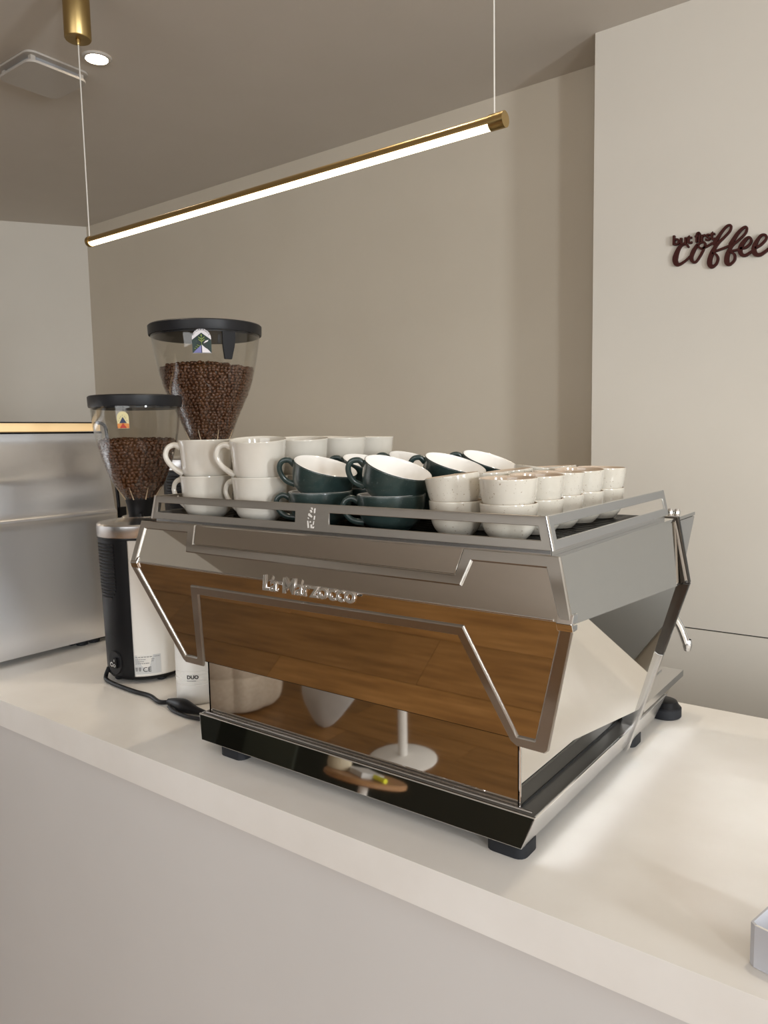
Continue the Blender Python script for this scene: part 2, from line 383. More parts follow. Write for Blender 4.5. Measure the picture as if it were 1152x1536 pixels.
ui = [(-1.222, .004), (-1.217, up_len-.015), (-1.093, up_len-.015), (-1.086, .031), (-.515, .030), (-.504, up_len-.016), (-.397, up_len-.016), (-.372, .004)]
frame('upper_frame', uo, ui, upp)
sb = lo_len+.003
lo_o = [(-1.241, .006), (-1.178, sb-.006), (-1.172, sb), (-1.121, sb), (-1.117, sb-.005), (-1.063, .048), (-.523, .042), (-.470, sb-.008), (-.462, sb-.001), (-.419, sb), (-.413, sb-.006), (-.353, .006)]
lo_i = [(-1.223, .006), (-1.166, sb-.016), (-1.163, sb-.018), (-1.133, sb-.018), (-1.131, sb-.020), (-1.078, .031), (-.511, .026), (-.457, sb-.018), (-.453, sb-.0185), (-.433, sb-.0185), (-.431, sb-.020), (-.371, .006)]
frame('lower_frame', lo_o, lo_i, lo)
P(tube('crease_bead', M_satin, em, [upp(-1.215, .002, .0005), upp(-.379, .002, .0005)], .0016, 8))
# central recessed name plate area inside the upper frame
P(prism('display_panel', M_mirror, em, [upp(-1.069, .047, .0008), upp(-.527, .045, .0008), upp(-.520, up_len-.001, .0008), upp(-1.074, up_len-.001, .0008)], up_n*.0012, .0005, 1))
# chrome logo standing on the crease
lg = lettering('logo_lettering', 'La Marzocco', .034, M_chrome, em, lambda u, v, w: V((-.8745+u, .8385-w+.16*v, .357+v)), ext=.0022, space=.98, offset=.0001, bev=.0008)
us = [v.co.x for v in lg.data.vertices]; u0, u1 = min(us), max(us)
for v in lg.data.vertices: v.co.x = -.8745+(v.co.x-u0)/(u1-u0)*.191
P(lg)
# lower rear wall (splash) and base
P(prism('splash_panel', M_mirror_dark, em, [V((-1.140, .938, .064)), V((-.4535-.0155, .938, .064)), V((-.469, .938, .22)), V((-1.140, .938, .22))], (0, .004, 0)))
for s in (0, 1):
    xs = (-.469, -.473) if not s else (-1.140, -1.136)
    P(prism('splash_side', M_mirror, em, [V((xs[0], .938, .064)), V((xs[0], 1.32, .064)), V((xs[0], 1.32, .21)), V((xs[0], .938, .21))], (xs[1]-xs[0], 0, 0)))
    P(box('seam', M_gap, em, xs[0]-.001, xs[0]+.001, .942, 1.40, .0655, .0685))
P(tube('corner_bead', M_chrome, em, [(-.4695, .9385, .066), (-.4695, .9385, .17)], .0018, 8))
# base: tray with outward leaning walls
b0, b1 = (-1.137, .912, -.4545, 1.505), (-1.152, .9215, -.4375, 1.53)
def ring(z, q): return [V((q[0], q[1], z)), V((q[2], q[1], z)), V((q[2], q[3], z)), V((q[0], q[3], z))]
lowr, topr = ring(.019, b0), ring(.0665, b1)
P(prism('base_front', M_mirror_dark, em, [lowr[0], lowr[1], topr[1], topr[0]], (0, .004, 0), .0012))
P(prism('base_side', M_satin, em, [lowr[1], lowr[2], topr[2], topr[1]], (-.004, 0, 0), .001))
P(prism('base_side', M_satin, em, [lowr[0], lowr[3], topr[3], topr[0]], (.004, 0, 0), .001))
P(prism('base_ledge', M_ledge, em, [topr[0]+V((.002, .002, -.004)), topr[1]+V((-.002, .002, -.004)), topr[2]+V((-.002, 0, -.004)), topr[3]+V((.002, 0, -.004))], (0, 0, .003)))
P(tube('base_edge_bead', M_chrome, em, [topr[0]+V((.001, .001, -.001)), topr[1]+V((-.001, .001, -.001)), topr[1]+V((-.001, .002, -.001)), topr[2]+V((-.001, 0, -.001))], .0018, 8))
P(tube('ledge_bead', M_satin, em, [(-1.145, .934, .066), (-.448, .934, .066)], .0022, 8))
P(box('base_floor', M_darksteel, em, b0[0]+.004, b0[2]-.004, .918, 1.50, .019, .022))
# drip tray on the barista side
P(prism('drip_tray_side', M_mirror, em, [V((-.438, 1.335, .0655)), V((-.4545, 1.33, .019)), V((-.4545, 1.505, .019)), V((-.436, 1.562, .078)), V((-.440, 1.44, .092)), V((-.442, 1.36, .088))], (-.004, 0, 0)))
P(box('drip_tray_rim', M_satin, em, 2*XC+.428, -.428, 1.355, 1.612, .084, .097, .003))
sl = [(2*XC+.45+k*.0245, 2*XC+.45+k*.0245+.016, 1.38, 1.585, .0965, .0995) for k in range(28)]
P(tag(arr('drip_grid', sl, M_satin, em, .001), kind='stuff'))
for i, (x, y) in enumerate(((-.484, .941), (-.484, 1.405), (-1.06, .941), (-1.06, 1.405))):
    bm = bmesh.new(); hx, hy, rr = .031, .026, .014; ol = []
    for cx, cy, a0 in ((hx-rr, hy-rr, 0), (-hx+rr, hy-rr, PI/2), (-hx+rr, -hy+rr, PI), (hx-rr, -hy+rr, 1.5*PI)):
        ol += [V((x+cx+rr*math.cos(a0+PI/2*k/4), y+cy+rr*math.sin(a0+PI/2*k/4), .0005)) for k in range(5)]
    aprism(bm, ol, (0, 0, .019))
    P(finish(bm, 'foot', M_rubber, em))
# cup tray and rail on top
TZ = .4500
P(box('tray_pan', M_darksteel, em, -1.190, -.402, .882, 1.345, .4446, .4460))
gb = []
k = 0
for i in range(38):
    y = .888+i*.0122; gb.append((-1.192, -.400, y, y+.0042, .4472, .4498))
for i in range(46):
    x = -1.19+i*.0175; gb.append((x, x+.003, .884, 1.344, .4466, .4488))
P(tag(arr('cup_grid', gb, M_darksteel, em), kind='stuff'))
def rail_side(x0, x1, y0, y1):
    P(box('tray_wall', M_satin, em, x0, x1, y0, y1, .4446, .4535, .0008))
rail_side(-1.196, -1.193, .878, 1.35); rail_side(-.399, -.396, .878, 1.35); P(box('tray_wall', M_satin, em, -1.196, -.396, .8765, .8795, .4446, .452, .0008))
def rail_front(x, z, h=0):       # front rail plane leans in a touch
    t = (z-.451)/.045; return V((x, .870+.003*t+h, z))
zb0, zb1, zt0, zt1 = .4525, .4645, .4825, .4955
def fx(x, z):                    # the rail narrows upwards
    return XC+(x-XC)*(1-.027*(z-.451)/.045)
def rp(x0, x1, z0, z1): return [rail_front(fx(x0, z0), z0), rail_front(fx(x1, z0), z0), rail_front(fx(x1, z1), z1), rail_front(fx(x0, z1), z1)]
XA, XB = -1.203, -.389
bm = bmesh.new()
def plate_with_holes(bm, x0, x1, holes, pt, d):
    xs = [x0]+[h for hh in holes for h in hh]+[x1]; zs = [zb0, zb1, zt0, zt1]
    def vis(i, j): return j != 1 or i % 2 == 0
    va = {}; 
    def v(i, j, s):
        key = (i, j, s)
        if key not in va: va[key] = bm.verts.new(pt(xs[i], zs[j])+d*s)
        return va[key]
    n = len(xs)-1
    for i in range(n):
        for j in range(3):
            if not vis(i, j): continue
            bm.faces.new((v(i, j, 0), v(i+1, j, 0), v(i+1, j+1, 0), v(i, j+1, 0))); bm.faces.new((v(i, j, 1), v(i, j+1, 1), v(i+1, j+1, 1), v(i+1, j, 1)))
            for a, b, ok in (((i, j), (i+1, j), j > 0 and vis(i, j-1)), ((i+1, j+1), (i, j+1), j < 2 and vis(i, j+1)), ((i, j+1), (i, j), i > 0 and vis(i-1, j)), ((i+1, j), (i+1, j+1), i < n-1 and vis(i+1, j))):
                if not ok: bm.faces.new((v(*a, 0), v(*a, 1), v(*b, 1), v(*b, 0)))
plate_with_holes(bm, XA, XB, [(-1.189, -.832), (-.7595, -.404)], lambda x, z: rail_front(fx(x, z), z), V((0, .003, 0)))
bmesh.ops.recalc_face_normals(bm, faces=bm.faces); bevel(bm, .0006, 1, 60)
P(finish(bm, 'front_rail', M_brushed, em))
for s in (0, 1):
    X_ = XA if s else XB
    bm = bmesh.new()
    plate_with_holes(bm, .870, 1.352, [(.886, 1.338)], lambda y, z: V((fx(X_, z), y+.003*(z-.451)/.045, z)), V((.003 if s else -.003, 0, 0)))
    bmesh.ops.recalc_face_normals(bm, faces=bm.faces); bevel(bm, .0006, 1, 60)
    P(finish(bm, 'side_rail', M_brushed if s else M_satin, em))
    P(tube('rail_corner', M_chrome if not s else M_brushed, em, [rail_front(fx(X_, zb0), zb0)+V((.001 if s else -.001, .001, 0)), rail_front(fx(X_, zt1), zt1)+V((.001 if s else -.001, .001, 0))], .0026, 10))
lion = [[(-.7998,.4856),(-.7967,.4862),(-.7945,.4822),(-.7975,.4816)],[(-.8025,.48),(-.8006,.4806),(-.7941,.4759),(-.7954,.474),(-.8026,.4768)],[(-.7906,.4883),(-.7881,.4889),(-.7887,.4816),(-.7909,.481)],[(-.7904,.477),(-.7886,.4771),(-.7892,.4711),(-.7915,.4706)],[(-.8039,.474),(-.8021,.4737),(-.801,.4719),(-.8028,.4713)],[(-.8048,.4685),(-.8029,.4686),(-.8009,.4577),(-.8034,.4571)],[(-.7976,.4629),(-.7952,.4635),(-.7947,.4599),(-.7898,.4602),(-.7911,.4574),(-.7972,.4575)],[(-.7919,.4683),(-.7901,.4688),(-.7915,.4628),(-.793,.4623)],[(-.7999,.4678),(-.7974,.4684),(-.7969,.4662),(-.7994,.4656)],[(-.7978,.4894),(-.7948,.49),(-.7931,.4864),(-.7949,.4863)]]
M_emblem = mat('emblem_white', (.82, .80, .76), .3)
bm = bmesh.new()
for p in lion: aprism(bm, [rail_front(x, z, -.0006) for x, z in p], (0, .0008, 0))
P(tag(finish(bm, 'lion_emblem', M_emblem, em, smooth=False), 'small bright lion emblem on the front rail'))

# ------------------------------------------------------------------ cups
def cup_profile(out, inner):            # outer profile bottom->rim, then inner rim->bottom
    return out, inner
def cup_body(name, outer, inner, mo, mi, seg=40):
    bm = bmesh.new(); alathe(bm, outer, seg); o = finish(bm, name, mo)
    bm = bmesh.new(); alathe(bm, inner, seg); i = finish(bm, 'inside_glaze', mi, o)
    return o
def spline(prof, n=4): return [(max(p.x, 0), p.z) for p in smooth_path([(r, 0, z) for r, z in prof], n)]
tum = cup_body('tumbler', spline([(0, .0006), (.021, .0004), (.025, .002), (.033, .011), (.0375, .022), (.0397, .036), (.0410, .051), (.0405, .0528)], 4),
               spline([(.0405, .0528), (.0390, .0515), (.0377, .036), (.0357, .022), (.031, .012), (.022, .0055), (0, .005)], 4), M_tumbler, M_tumbler_in)
def handle(parent, m, pts, r, sq=.75):
    return tube('handle', m, parent, pts, r, 10, 6, sq=sq)
mug = cup_body('mug', spline([(0, .001), (.024, .0006), (.030, .003), (.040, .012), (.0452, .026), (.0468, .045), (.0488, .070), (.0505, .0798), (.0500, .0813)], 4),
               spline([(.0500, .0813), (.0482, .0795), (.0460, .066), (.0440, .045), (.0425, .027), (.037, .014), (.025, .006), (0, .0055)], 4), M_mug, M_mug)
handle(mug, M_mug, [(.0468, 0, .068), (.058, 0, .0725), (.070, 0, .067), (.0745, 0, .053), (.069, 0, .039), (.056, 0, .026), (.0435, 0, .018)], lambda t: .0048+.0012*(abs(t-.5)*2)**3)
gre = cup_body('cappuccino_cup', spline([(0, .001), (.027, .0006), (.031, .003), (.043, .011), (.0505, .024), (.0538, .040), (.0552, .0555), (.0546, .0570)], 4),
               spline([(.0546, .0570), (.0530, .0555), (.0515, .040), (.048, .025), (.041, .0135), (.027, .006), (0, .0055)], 4), M_green, M_white_in)
bm = bmesh.new(); alathe(bm, [(.0552, .0553), (.0551, .0566), (.0541, .0574), (.0532, .0566)], 40); finish(bm, 'rim', M_white_in, gre)
handle(gre, M_green, [(.0525, 0, .046), (.063, 0, .0515), (.0735, 0, .047), (.0765, 0, .036), (.071, 0, .024), (.060, 0, .015), (.044, 0, .0125)], lambda t: .0046+.001*(abs(t-.5)*2)**3)
first = {}
def place(src, x, y, z, rz, tilt=(0, 0), label='', cat='', group=''):
    o = src if src.name not in first else copy_tree(src)
    first[src.name] = 1
    if o is not src and False: pass
    o.location = (x, y, z); o.rotation_mode = 'XYZ'
    R_ = Matrix.Rotation(tilt[1], 4, Vector((math.cos(tilt[0]), math.sin(tilt[0]), 0))) @ Matrix.Rotation(rz, 4, 'Z')
    o.rotation_euler = R_.to_euler()
    tag(o, label, cat, group); return o
TZ = .4500
ordw = ['nearest', 'second', 'third', 'fourth', 'rearmost']
# espresso tumblers: two rows of five stacks beside the right rail
rightcol = [(-.4935, .951), (-.491, 1.034), (-.494, 1.116), (-.492, 1.198), (-.487, 1.281)]
leftcol = [(-.583, .957), (-.580, 1.041), (-.580, 1.124), (-.578, 1.206), (-.576, 1.290)]
tilts_r = [(.3, .02), (.9, .03), (2.2, .03), (.6, .05), (1.8, .03)]
tilts_l = [(1.9, -.13), (.8, -.06), (2.0, -.10), (2.4, .16), (1.6, -.05)]
for nm, col, tl in (('outer row along the right rail', rightcol, tilts_r), ('inner row beside the green cups', leftcol, tilts_l)):
    for i, (x, y) in enumerate(col):
        place(tum, x, y, TZ, random.uniform(0, 6), (0, 0), f'lower speckled cream tumbler, {ordw[i]} stack in the {nm}', 'cup', 'speckled cream tumblers on the cup tray')
        place(tum, x+random.uniform(-.0008, .0008), y, TZ+.0348+abs(tl[i][1])*.02, random.uniform(0, 6), tl[i], f'upper speckled cream tumbler, {ordw[i]} stack in the {nm}', 'cup', 'speckled cream tumblers on the cup tray')
# green cappuccino cups: two rows of three stacks
HL = math.radians(180+36.9)
ga = [(-.861, .967), (-.853, 1.089), (-.850, 1.222)]; gbx = [(-.709, .965), (-.703, 1.130), (-.700, 1.250)]
gn = ['nearest', 'middle', 'rearmost']
tilt_ax = math.radians(36.9+90)      # tilt about the viewing direction so that the handle side sits high
for nm, col, aa in (('left row by the mugs', ga, (.33, .29, .34)), ('right row by the tumblers', gbx, (.36, .33, .36))):
    for i, (x, y) in enumerate(col):
        place(gre, x, y, TZ, HL+random.uniform(-.25, .1), (0, 0), f'lower dark green cappuccino cup, {gn[i]} stack of the {nm}', 'cup', 'dark green cappuccino cups on the cup tray')
        place(gre, x-.005, y+.001, TZ+.0465, HL+random.uniform(-.1, .15), (math.radians(88), aa[i]), f'upper tilted dark green cup, white inside, {gn[i]} stack, {nm}', 'cup', 'dark green cappuccino cups on the cup tray')
ma = [(-1.128, .945), (-1.124, 1.052), (-1.120, 1.160), (-1.112, 1.268)]; mb = [(-.986, .946), (-.980, 1.052), (-.975, 1.160), (-.985, 1.268)]
mn = ['nearest', 'second', 'third', 'rearmost']
for nm, col in (('leftmost row by the coffee grinders', ma), ('row beside the green cups', mb)):
    for i, (x, y) in enumerate(col):
        rz = HL+random.uniform(-.2, .2) if i == 0 else random.choice((HL+.3, HL-.5, HL+.6))
        place(mug, x, y, TZ, rz-.45, (0, 0), f'lower glossy cream mug, {mn[i]} stack of the {nm}', 'mug', 'cream mugs stacked on the cup tray')
        place(mug, x, y, TZ+.0668, rz, (math.radians(36.9), (.11, .08, .03, .02)[i] if nm[0] == 'r' else (.0, .03, .05, .07)[i]), f'upper glossy cream mug, {mn[i]} stack of the {nm}', 'mug', 'cream mugs stacked on the cup tray')

# ------------------------------------------------------------------ grinders
def bean_mesh():
    bm = bmesh.new(); bmesh.ops.create_uvsphere(bm, u_segments=8, v_segments=5, radius=1)
    for v in bm.verts:
        x, y, z = v.co; v.co = (x*.0068, y*.0049, z*.0040-(.0012 if abs(y) < .3 and z > .3 else 0))
    vs = [v.co.copy() for v in bm.verts]; fs = [[v.index for v in f.verts] for f in bm.faces]; bm.free(); return vs, fs
BV, BF = bean_mesh()
def beans(c, prof, ztop, label, rnd):
    # whole beans heaped inside the hopper: a packed skin against the wall plus a loose top layer
    prof = [(r-.0060, z) for r, z in prof]
    def rad(z):
        for (r0, z0), (r1, z1) in zip(prof, prof[1:]):
            if z0 <= z <= z1: return r0+(r1-r0)*(z-z0)/(z1-z0)
        return prof[-1][0]
    vs, fs = [], []
    def add(p, n):
        t = V((rnd.uniform(-1, 1), rnd.uniform(-1, 1), rnd.uniform(-1, 1))); t = (t-n*t.dot(n)).normalized()
        n2 = (n+V((rnd.uniform(-.5, .5), rnd.uniform(-.5, .5), rnd.uniform(-.5, .5)))).normalized(); t = (t-n2*t.dot(n2)).normalized()
        if rnd.random() < .45: n2 = -n2
        b = n2.cross(t); s = rnd.uniform(.88, 1.12); k0 = len(vs)
        vs.extend([(p+(t*q.x+b*q.y+n2*q.z)*s) for q in BV]); fs.extend([[i+k0 for i in f] for f in BF])
    z = prof[0][1]+.004
    while z < ztop:
        r = rad(z); n = max(6, int(2*PI*r/.0108)); ph = rnd.random()
        for k in range(n):
            a = 2*PI*(k+ph+rnd.uniform(-.2, .2))/n; add(V((c[0]+r*math.cos(a), c[1]+r*math.sin(a), z+rnd.uniform(-.0015, .0015))), V((math.cos(a), math.sin(a), -.2)).normalized())
        z += .0078
    rt_ = rad(ztop); r = rt_-.004
    while r > 0:
        n = max(3, int(2*PI*r/.0115))
        for k in range(n):
            a = 2*PI*(k+rnd.uniform(-.3, .3))/n; add(V((c[0]+r*math.cos(a), c[1]+r*math.sin(a), ztop+rnd.uniform(-.002, .004)+.004*math.sin(a*2+c[0]*9))), V((0, 0, 1)))
        r -= .009
    # solid heap behind the skin
    k0 = len(vs); seg = 24; lv = [prof[0][1]+(ztop-prof[0][1])*j/8 for j in range(9)]
    for zz in lv:
        for k in range(seg): vs.append(V((c[0]+(rad(zz)-.004)*math.cos(2*PI*k/seg), c[1]+(rad(zz)-.004)*math.sin(2*PI*k/seg), zz)))
    for j in range(8):
        for k in range(seg): fs.append([k0+j*seg+k, k0+j*seg+(k+1) % seg, k0+(j+1)*seg+(k+1) % seg, k0+(j+1)*seg+k])
    fs.append([k0+8*seg+k for k in range(seg)])
    me = bpy.data.meshes.new('coffee_beans'); me.from_pydata(vs, [], fs); me.materials.append(M_bean)
    me.polygons.foreach_set('use_smooth', [True]*len(me.polygons)); me.update()
    return tag(link(bpy.data.objects.new('coffee_beans', me)), label, 'coffee beans', kind='stuff')
def patch(name, m, parent, c, R, z0, a0, polys, h):   # flat print bent on a cylinder-ish wall; R may depend on z
    bm = bmesh.new()
    for p in polys:
        vs = [bm.verts.new(wallpt(c, R, z0, a0, u, v, h)) for u, v in p]; bm.faces.new(vs)
    return finish(bm, name, m, parent, smooth=False)
rb1 = lambda z: .106*(.925+.075*min(1, max(0, z/.396)))
def wallpt(c, R, z0, a0, u, v, h):
    r = R(z0+v) if callable(R) else R
    a = a0+u/r; return V((c[0]+(r+h)*math.cos(a), c[1]+(r+h)*math.sin(a), z0+v))
def arch(wd, ht, n=12):
    r = wd/2; pts = [(-r, 0), (r, 0)]
    return pts+[(r*math.cos(PI*k/n), ht-r+r*math.sin(PI*k/n)) for k in range(n+1)]

def profile_fn(prof):
    def f(z):
        for (r0, z0), (r1, z1) in zip(prof, prof[1:]):
            if z0 <= z <= z1: return r0+(r1-r0)*(z-z0)/max(z1-z0, 1e-6)
        return prof[-1][0]
    return f
def grinder(c, r, capz, hop, lid_r, lid_z, label, first_one):
    g = empty('coffee_grinder', (c[0], c[1], 0)); tag(g, label, 'coffee grinder')
    G = lambda o: under(o, g)
    view = math.atan2(-c[1], -c[0])                    # side that faces the customer corner
    hop = spline(hop, 4); f = profile_fn(hop)
    rb = lambda z: r*(.925+.075*min(1, max(0, z/capz)))       # the body widens slightly upwards
    # body
    G(lathe('body', M_grinder_white, g, [(0, .016), (rb(0)-.004, .016), (rb(0), .020), (r-.001, capz-.034), (r-.004, capz-.032), (0, capz-.032)], 64, (*c, 0)))
    G(lathe('base_ring', M_black, g, [(0, .006), (rb(0)-.012, .006), (rb(0)-.004, .010), (rb(0)-.003, .018), (0, .018)], 64, (*c, 0)))
    for k in range(4):
        a = view+.4+k*PI/2; G(lathe('foot', M_rubber, g, [(0, 0.0005), (.011, .0005), (.013, .003), (.012, .008), (0, .008)], 16, (c[0]+(r-.03)*math.cos(a), c[1]+(r-.03)*math.sin(a), 0)))
    # cap ring and domed cap
    G(lathe('cap_ring', M_satin, g, [(r-.006, capz-.034), (r+.001, capz-.033), (r+.0025, capz-.030), (r+.0025, capz-.004), (r-.001, capz), (r-.02, capz+.003), (.05, capz+.008), (.045, capz+.013), (0, capz+.013)], 72, (*c, 0)))
    G(lathe('cap_line', M_black, g, [(r+.001, capz-.038), (r+.0028, capz-.037), (r+.0028, capz-.034), (r+.001, capz-.033)], 64, (*c, 0)))
    # black service side with slotted vent
    A0, A1 = (view-2.35, view-.345) if first_one else (view-2.2, view+.15)
    G(lathe('service_panel', M_black, g, [(rb(0)-.002, .017), (rb(0)+.002, .018), (r+.001, capz-.037), (r-.003, capz-.036)], 40, (*c, 0), a0=A0, a1=A1))
    va = view-1.02 if first_one else view-.78; vw = .034 if first_one else .042
    slats = bmesh.new(); zt = capz-.052; nb = 17 if first_one else 13
    for k in range(nb):
        z = zt-k*.0082; hw = vw*(1 if k < nb-3 else (.93, .8, .55)[k-nb+3]); pts = []
        for j in range(7):
            u = -hw+2*hw*j/6; pts.append((u, z))
        for (ua, za), (ub, zb) in zip(pts, pts[1:]):
            q = [wallpt(c, rb, 0, va, ua, za, .0022), wallpt(c, rb, 0, va, ub, zb, .0022), wallpt(c, rb, 0, va, ub, zb+.0045, .0048), wallpt(c, rb, 0, va, ua, za+.0045, .0048)]
            slats.faces.new([slats.verts.new(p) for p in q]); q2 = [wallpt(c, rb, 0, va, ua, za+.0045, .0022), wallpt(c, rb, 0, va, ub, zb+.0045, .0022)]
            slats.faces.new([slats.verts.new(p) for p in (q[3], q[2], q2[1], q2[0])])
    G(tag(finish(slats, 'vent_slats', M_black_satin, g, smooth=False), kind='stuff'))
    # hopper
    hz = hop[0][1]
    neck = G(lathe('hopper_neck', M_black, g, [(0, capz+.010), (hop[0][0]*.85, capz+.010), (hop[0][0]*.98, hz-.012), (hop[0][0]+.002, hz), (hop[0][0]+.003, hz+.008), (hop[0][0]-.001, hz+.009)], 40, (*c, 0)))
    lt = V((math.cos(view), math.sin(view), 0))*(hop[0][0]*.9+.002); G(tube('neck_latch', M_black, neck, [(c[0]+lt.x, c[1]+lt.y, capz+.020), (c[0]+lt.x*1.05, c[1]+lt.y*1.05, capz+.006)], .0065, 12))
    hopper = G(lathe('hopper', M_clear, g, hop+[(hop[-1][0]-.0025, hop[-1][1])]+[(rr-.0025, z) for rr, z in hop[::-1]], 72, (*c, 0)))
    for k in range(8):
        a = view+.35+k*PI/4; ribs = bmesh.new()
        atube(ribs, [V((c[0]+(f(hz+dz)+.001)*math.cos(a), c[1]+(f(hz+dz)+.001)*math.sin(a), hz+dz)) for dz in (.004, .018, .034)], lambda t: .0016*(1-.6*t), 6)
        G(finish(ribs, 'hopper_rib', M_rib, hopper))
    # lid
    lid = G(lathe('lid', M_black_satin, g, [(0, lid_z-.004), (lid_r-.012, lid_z-.004), (lid_r-.012, lid_z+.001), (lid_r-.001, lid_z), (lid_r, lid_z+.003), (lid_r+.001, lid_z+.025), (lid_r-.002, lid_z+.028), (lid_r-.02, lid_z+.029), (0, lid_z+.031)], 72, (*c, 0)))
    G(lathe('lid_skirt', M_black_satin, g, [(lid_r-.011, lid_z-.004), (lid_r-.008, lid_z-.004), (lid_r-.008, lid_z), (lid_r-.011, lid_z)], 64, (*c, 0)))
    return g, G, hopper, f, view
def wm(pts, s): return [(x*s, y*s) for x, y in pts]
rnd = random.Random(3)
# nearer grinder with the short body
H1 = [(.034, .448), (.043, .462), (.066, .498), (.088, .560), (.102, .622), (.107, .670), (.108, .682)]
c1 = (-1.641, 1.157)
g1, G1, hop1, f1, vw1 = grinder(c1, .106, .396, H1, .1125, .681, 'shorter white and black coffee grinder at the left, yellow pyramid sticker on its hopper', True)
beans(c1, spline(H1, 4), .596, 'roasted coffee beans filling half of the left, shorter hopper', rnd)
# taller grinder behind the machine
KS = 1.18
H2 = [(r_*KS, .6+(z_-.6)*KS) for r_, z_ in [(.045, .592), (.056, .612), (.068, .645), (.085, .682), (.104, .728), (.1185, .790), (.1255, .835), (.128, .846)]]
c2 = (-1.430*KS, 1.212*KS)
g2, G2, hop2, f2_, vw2 = grinder(c2, .112*KS, .6-.044*KS, H2, .1315*KS, .6+.242*KS, 'taller coffee grinder behind the cream mugs, green and white sticker on its hopper', False)
beans(c2, spline(H2, 4), .6+.166*KS, 'roasted coffee beans filling the tall hopper behind the mugs', rnd)
# stickers
M_st = {k: mat('sticker_'+k, c, .5) for k, c in dict(cream=(.74, .66, .36), navy=(.03, .045, .10), red=(.50, .05, .03), orange=(.72, .28, .07), white=(.80, .76, .78), green=(.015, .035, .03), leaf=(.25, .33, .06), lilac=(.20, .20, .42)).items()}
def sticker(name, G, hop, c, f, z0, a0, wd, ht, base, shapes, label):
    s = G(patch(name, base, hop, c, f, z0, a0, [arch(wd, ht)], .0012)); tag(s, label)
    h = .0014
    for nm, m, polys in shapes: 
        o = patch(nm, m, s, c, f, z0, a0, polys, h); under(o, g1 if c is c1 else g2); h += .00025
        o.matrix_parent_inverse = s.matrix_parent_inverse.inverted() @ Matrix.Identity(4) if False else o.matrix_parent_inverse
    return s
def place_on(root, parent_obj, o):  # geometry is in world coordinates: cancel the root offset once
    o.parent = parent_obj; o.matrix_parent_inverse = Matrix.Identity(4); return o
for (hop, c, f, z0, a0, root, base, wd, ht, shapes, label) in (
    (hop1, c1, f1, .628, vw1-.29, g1, M_st['cream'], .0275, .040,
     [('sticker_print', M_st['navy'], [[(-.0085, .0125), (0, .027), (.0085, .0125)]]),
      ('sticker_print', M_st['orange'], [[(-.0135, .0005), (.0135, .0005), (.0135, .011), (0, .0125), (-.0135, .011)]]),
      ('sticker_print', M_st['red'], [[(-.0085, .0006), (.0085, .0006), (0, .0122)], [(-.0135, .0006), (-.0118, .0006), (-.0135, .006)], [(.0118, .0006), (.0135, .0006), (.0135, .006)]]),
      ('sticker_print', M_st['navy'], [[(u-.0009, v-.0007), (u+.0009, v-.0007), (u, v+.0011)] for u, v in ((-.0095, .018), (-.007, .024), (0, .031), (.007, .0245), (.0095, .0185), (-.0045, .0275), (.0045, .0275))])],
     'yellow arched sticker with a dark blue pyramid'),
    (hop2, c2, f2_, .6+.190*KS, vw2-.075, g2, M_st['white'], .0415*KS, .053*KS,
     [('sticker_print', M_st['green'], [[(-.0207, .0005), (.0207, .0005), (.0207, .029), (0, .044), (-.0207, .029)]]),
      ('sticker_print', M_st['lilac'], [[(-.019, .0012), (-.0012, .0012), (-.0012, .018), (-.006, .013), (-.011, .009)]]),
      ('sticker_print', M_st['white'], [[(.0004, .0012), (.019, .0012), (.013, .008), (.007, .012), (.0004, .018)], [(.004, .021), (.013, .025), (.015, .029), (.008, .026)]]),
      ('sticker_print', M_st['leaf'], [[(0, .035), (.0016, .038), (0, .041), (-.0016, .038)]]+[[(s*.0006, v), (s*.0065, v+.005), (s*.007, v+.007), (s*.0006, v+.0022)] for s in (-1, 1) for v in (.024, .029)]+[[(-.0004, .016), (.0004, .016), (.0004, .036), (-.0004, .036)]]+[[(-.004-k*.0045, .0145-k*.0028), (-.0035-k*.0045, .0155-k*.0028), (-.010-k*.003, .0185-k*.0035), (-.0105-k*.003, .0175-k*.0035)] for k in range(3)])],
     'dark green and white arched sticker with a leafy plant')):
    s = patch('sticker', base, hop, c, f, z0, a0, [arch(wd, ht)], .0012); place_on(root, hop, s); tag(s, label)
    bm = None; h = .0015
    allm = []; mesh_parts = []
    for nm, m, polys in shapes:
        if c is c2: polys = [wm(p, KS) for p in polys]
        o = patch(nm, m, None, c, f, z0, a0, polys, h); h += .0003; mesh_parts.append((o, m))
    # all the print is one flat layer of the sticker: joined into it
    bmj = bmesh.new(); bmj.from_mesh(s.data); mats = [base]
    for o, m in mesh_parts:
        if m not in mats: mats.append(m)
        k0 = len(bmj.faces); bmj.from_mesh(o.data); bmj.faces.ensure_lookup_table()
        for fc in list(bmj.faces)[k0:]: fc.material_index = mats.index(m)
        bpy.data.objects.remove(o)
    if c is c2:
        R0 = .0172*KS
        for i, ch in enumerate('NICARAGUA'):
            th = math.radians(152-i*15.5); me = text_mesh(ch, .0062*KS, 0)
            us = [v.co.x for v in me.vertices]; mid = (min(us)+max(us))/2; ph = th-PI/2
            for v in me.vertices:
                x, y = v.co.x-mid, v.co.y
                uu = R0*math.cos(th)+x*math.cos(ph)-y*math.sin(ph); vv = .032*KS+R0*math.sin(th)+x*math.sin(ph)+y*math.cos(ph)-.0005
                v.co = wallpt(c, f, z0, a0, uu, vv, h)
            if M_letter not in mats: mats.append(M_letter)
            k0 = len(bmj.faces); bmj.from_mesh(me)
            for fc in list(bmj.faces)[k0:]: fc.material_index = mats.index(M_letter)
    s.data.materials.clear()
    for m in mats: s.data.materials.append(m)
    bmj.to_mesh(s.data); bmj.free()
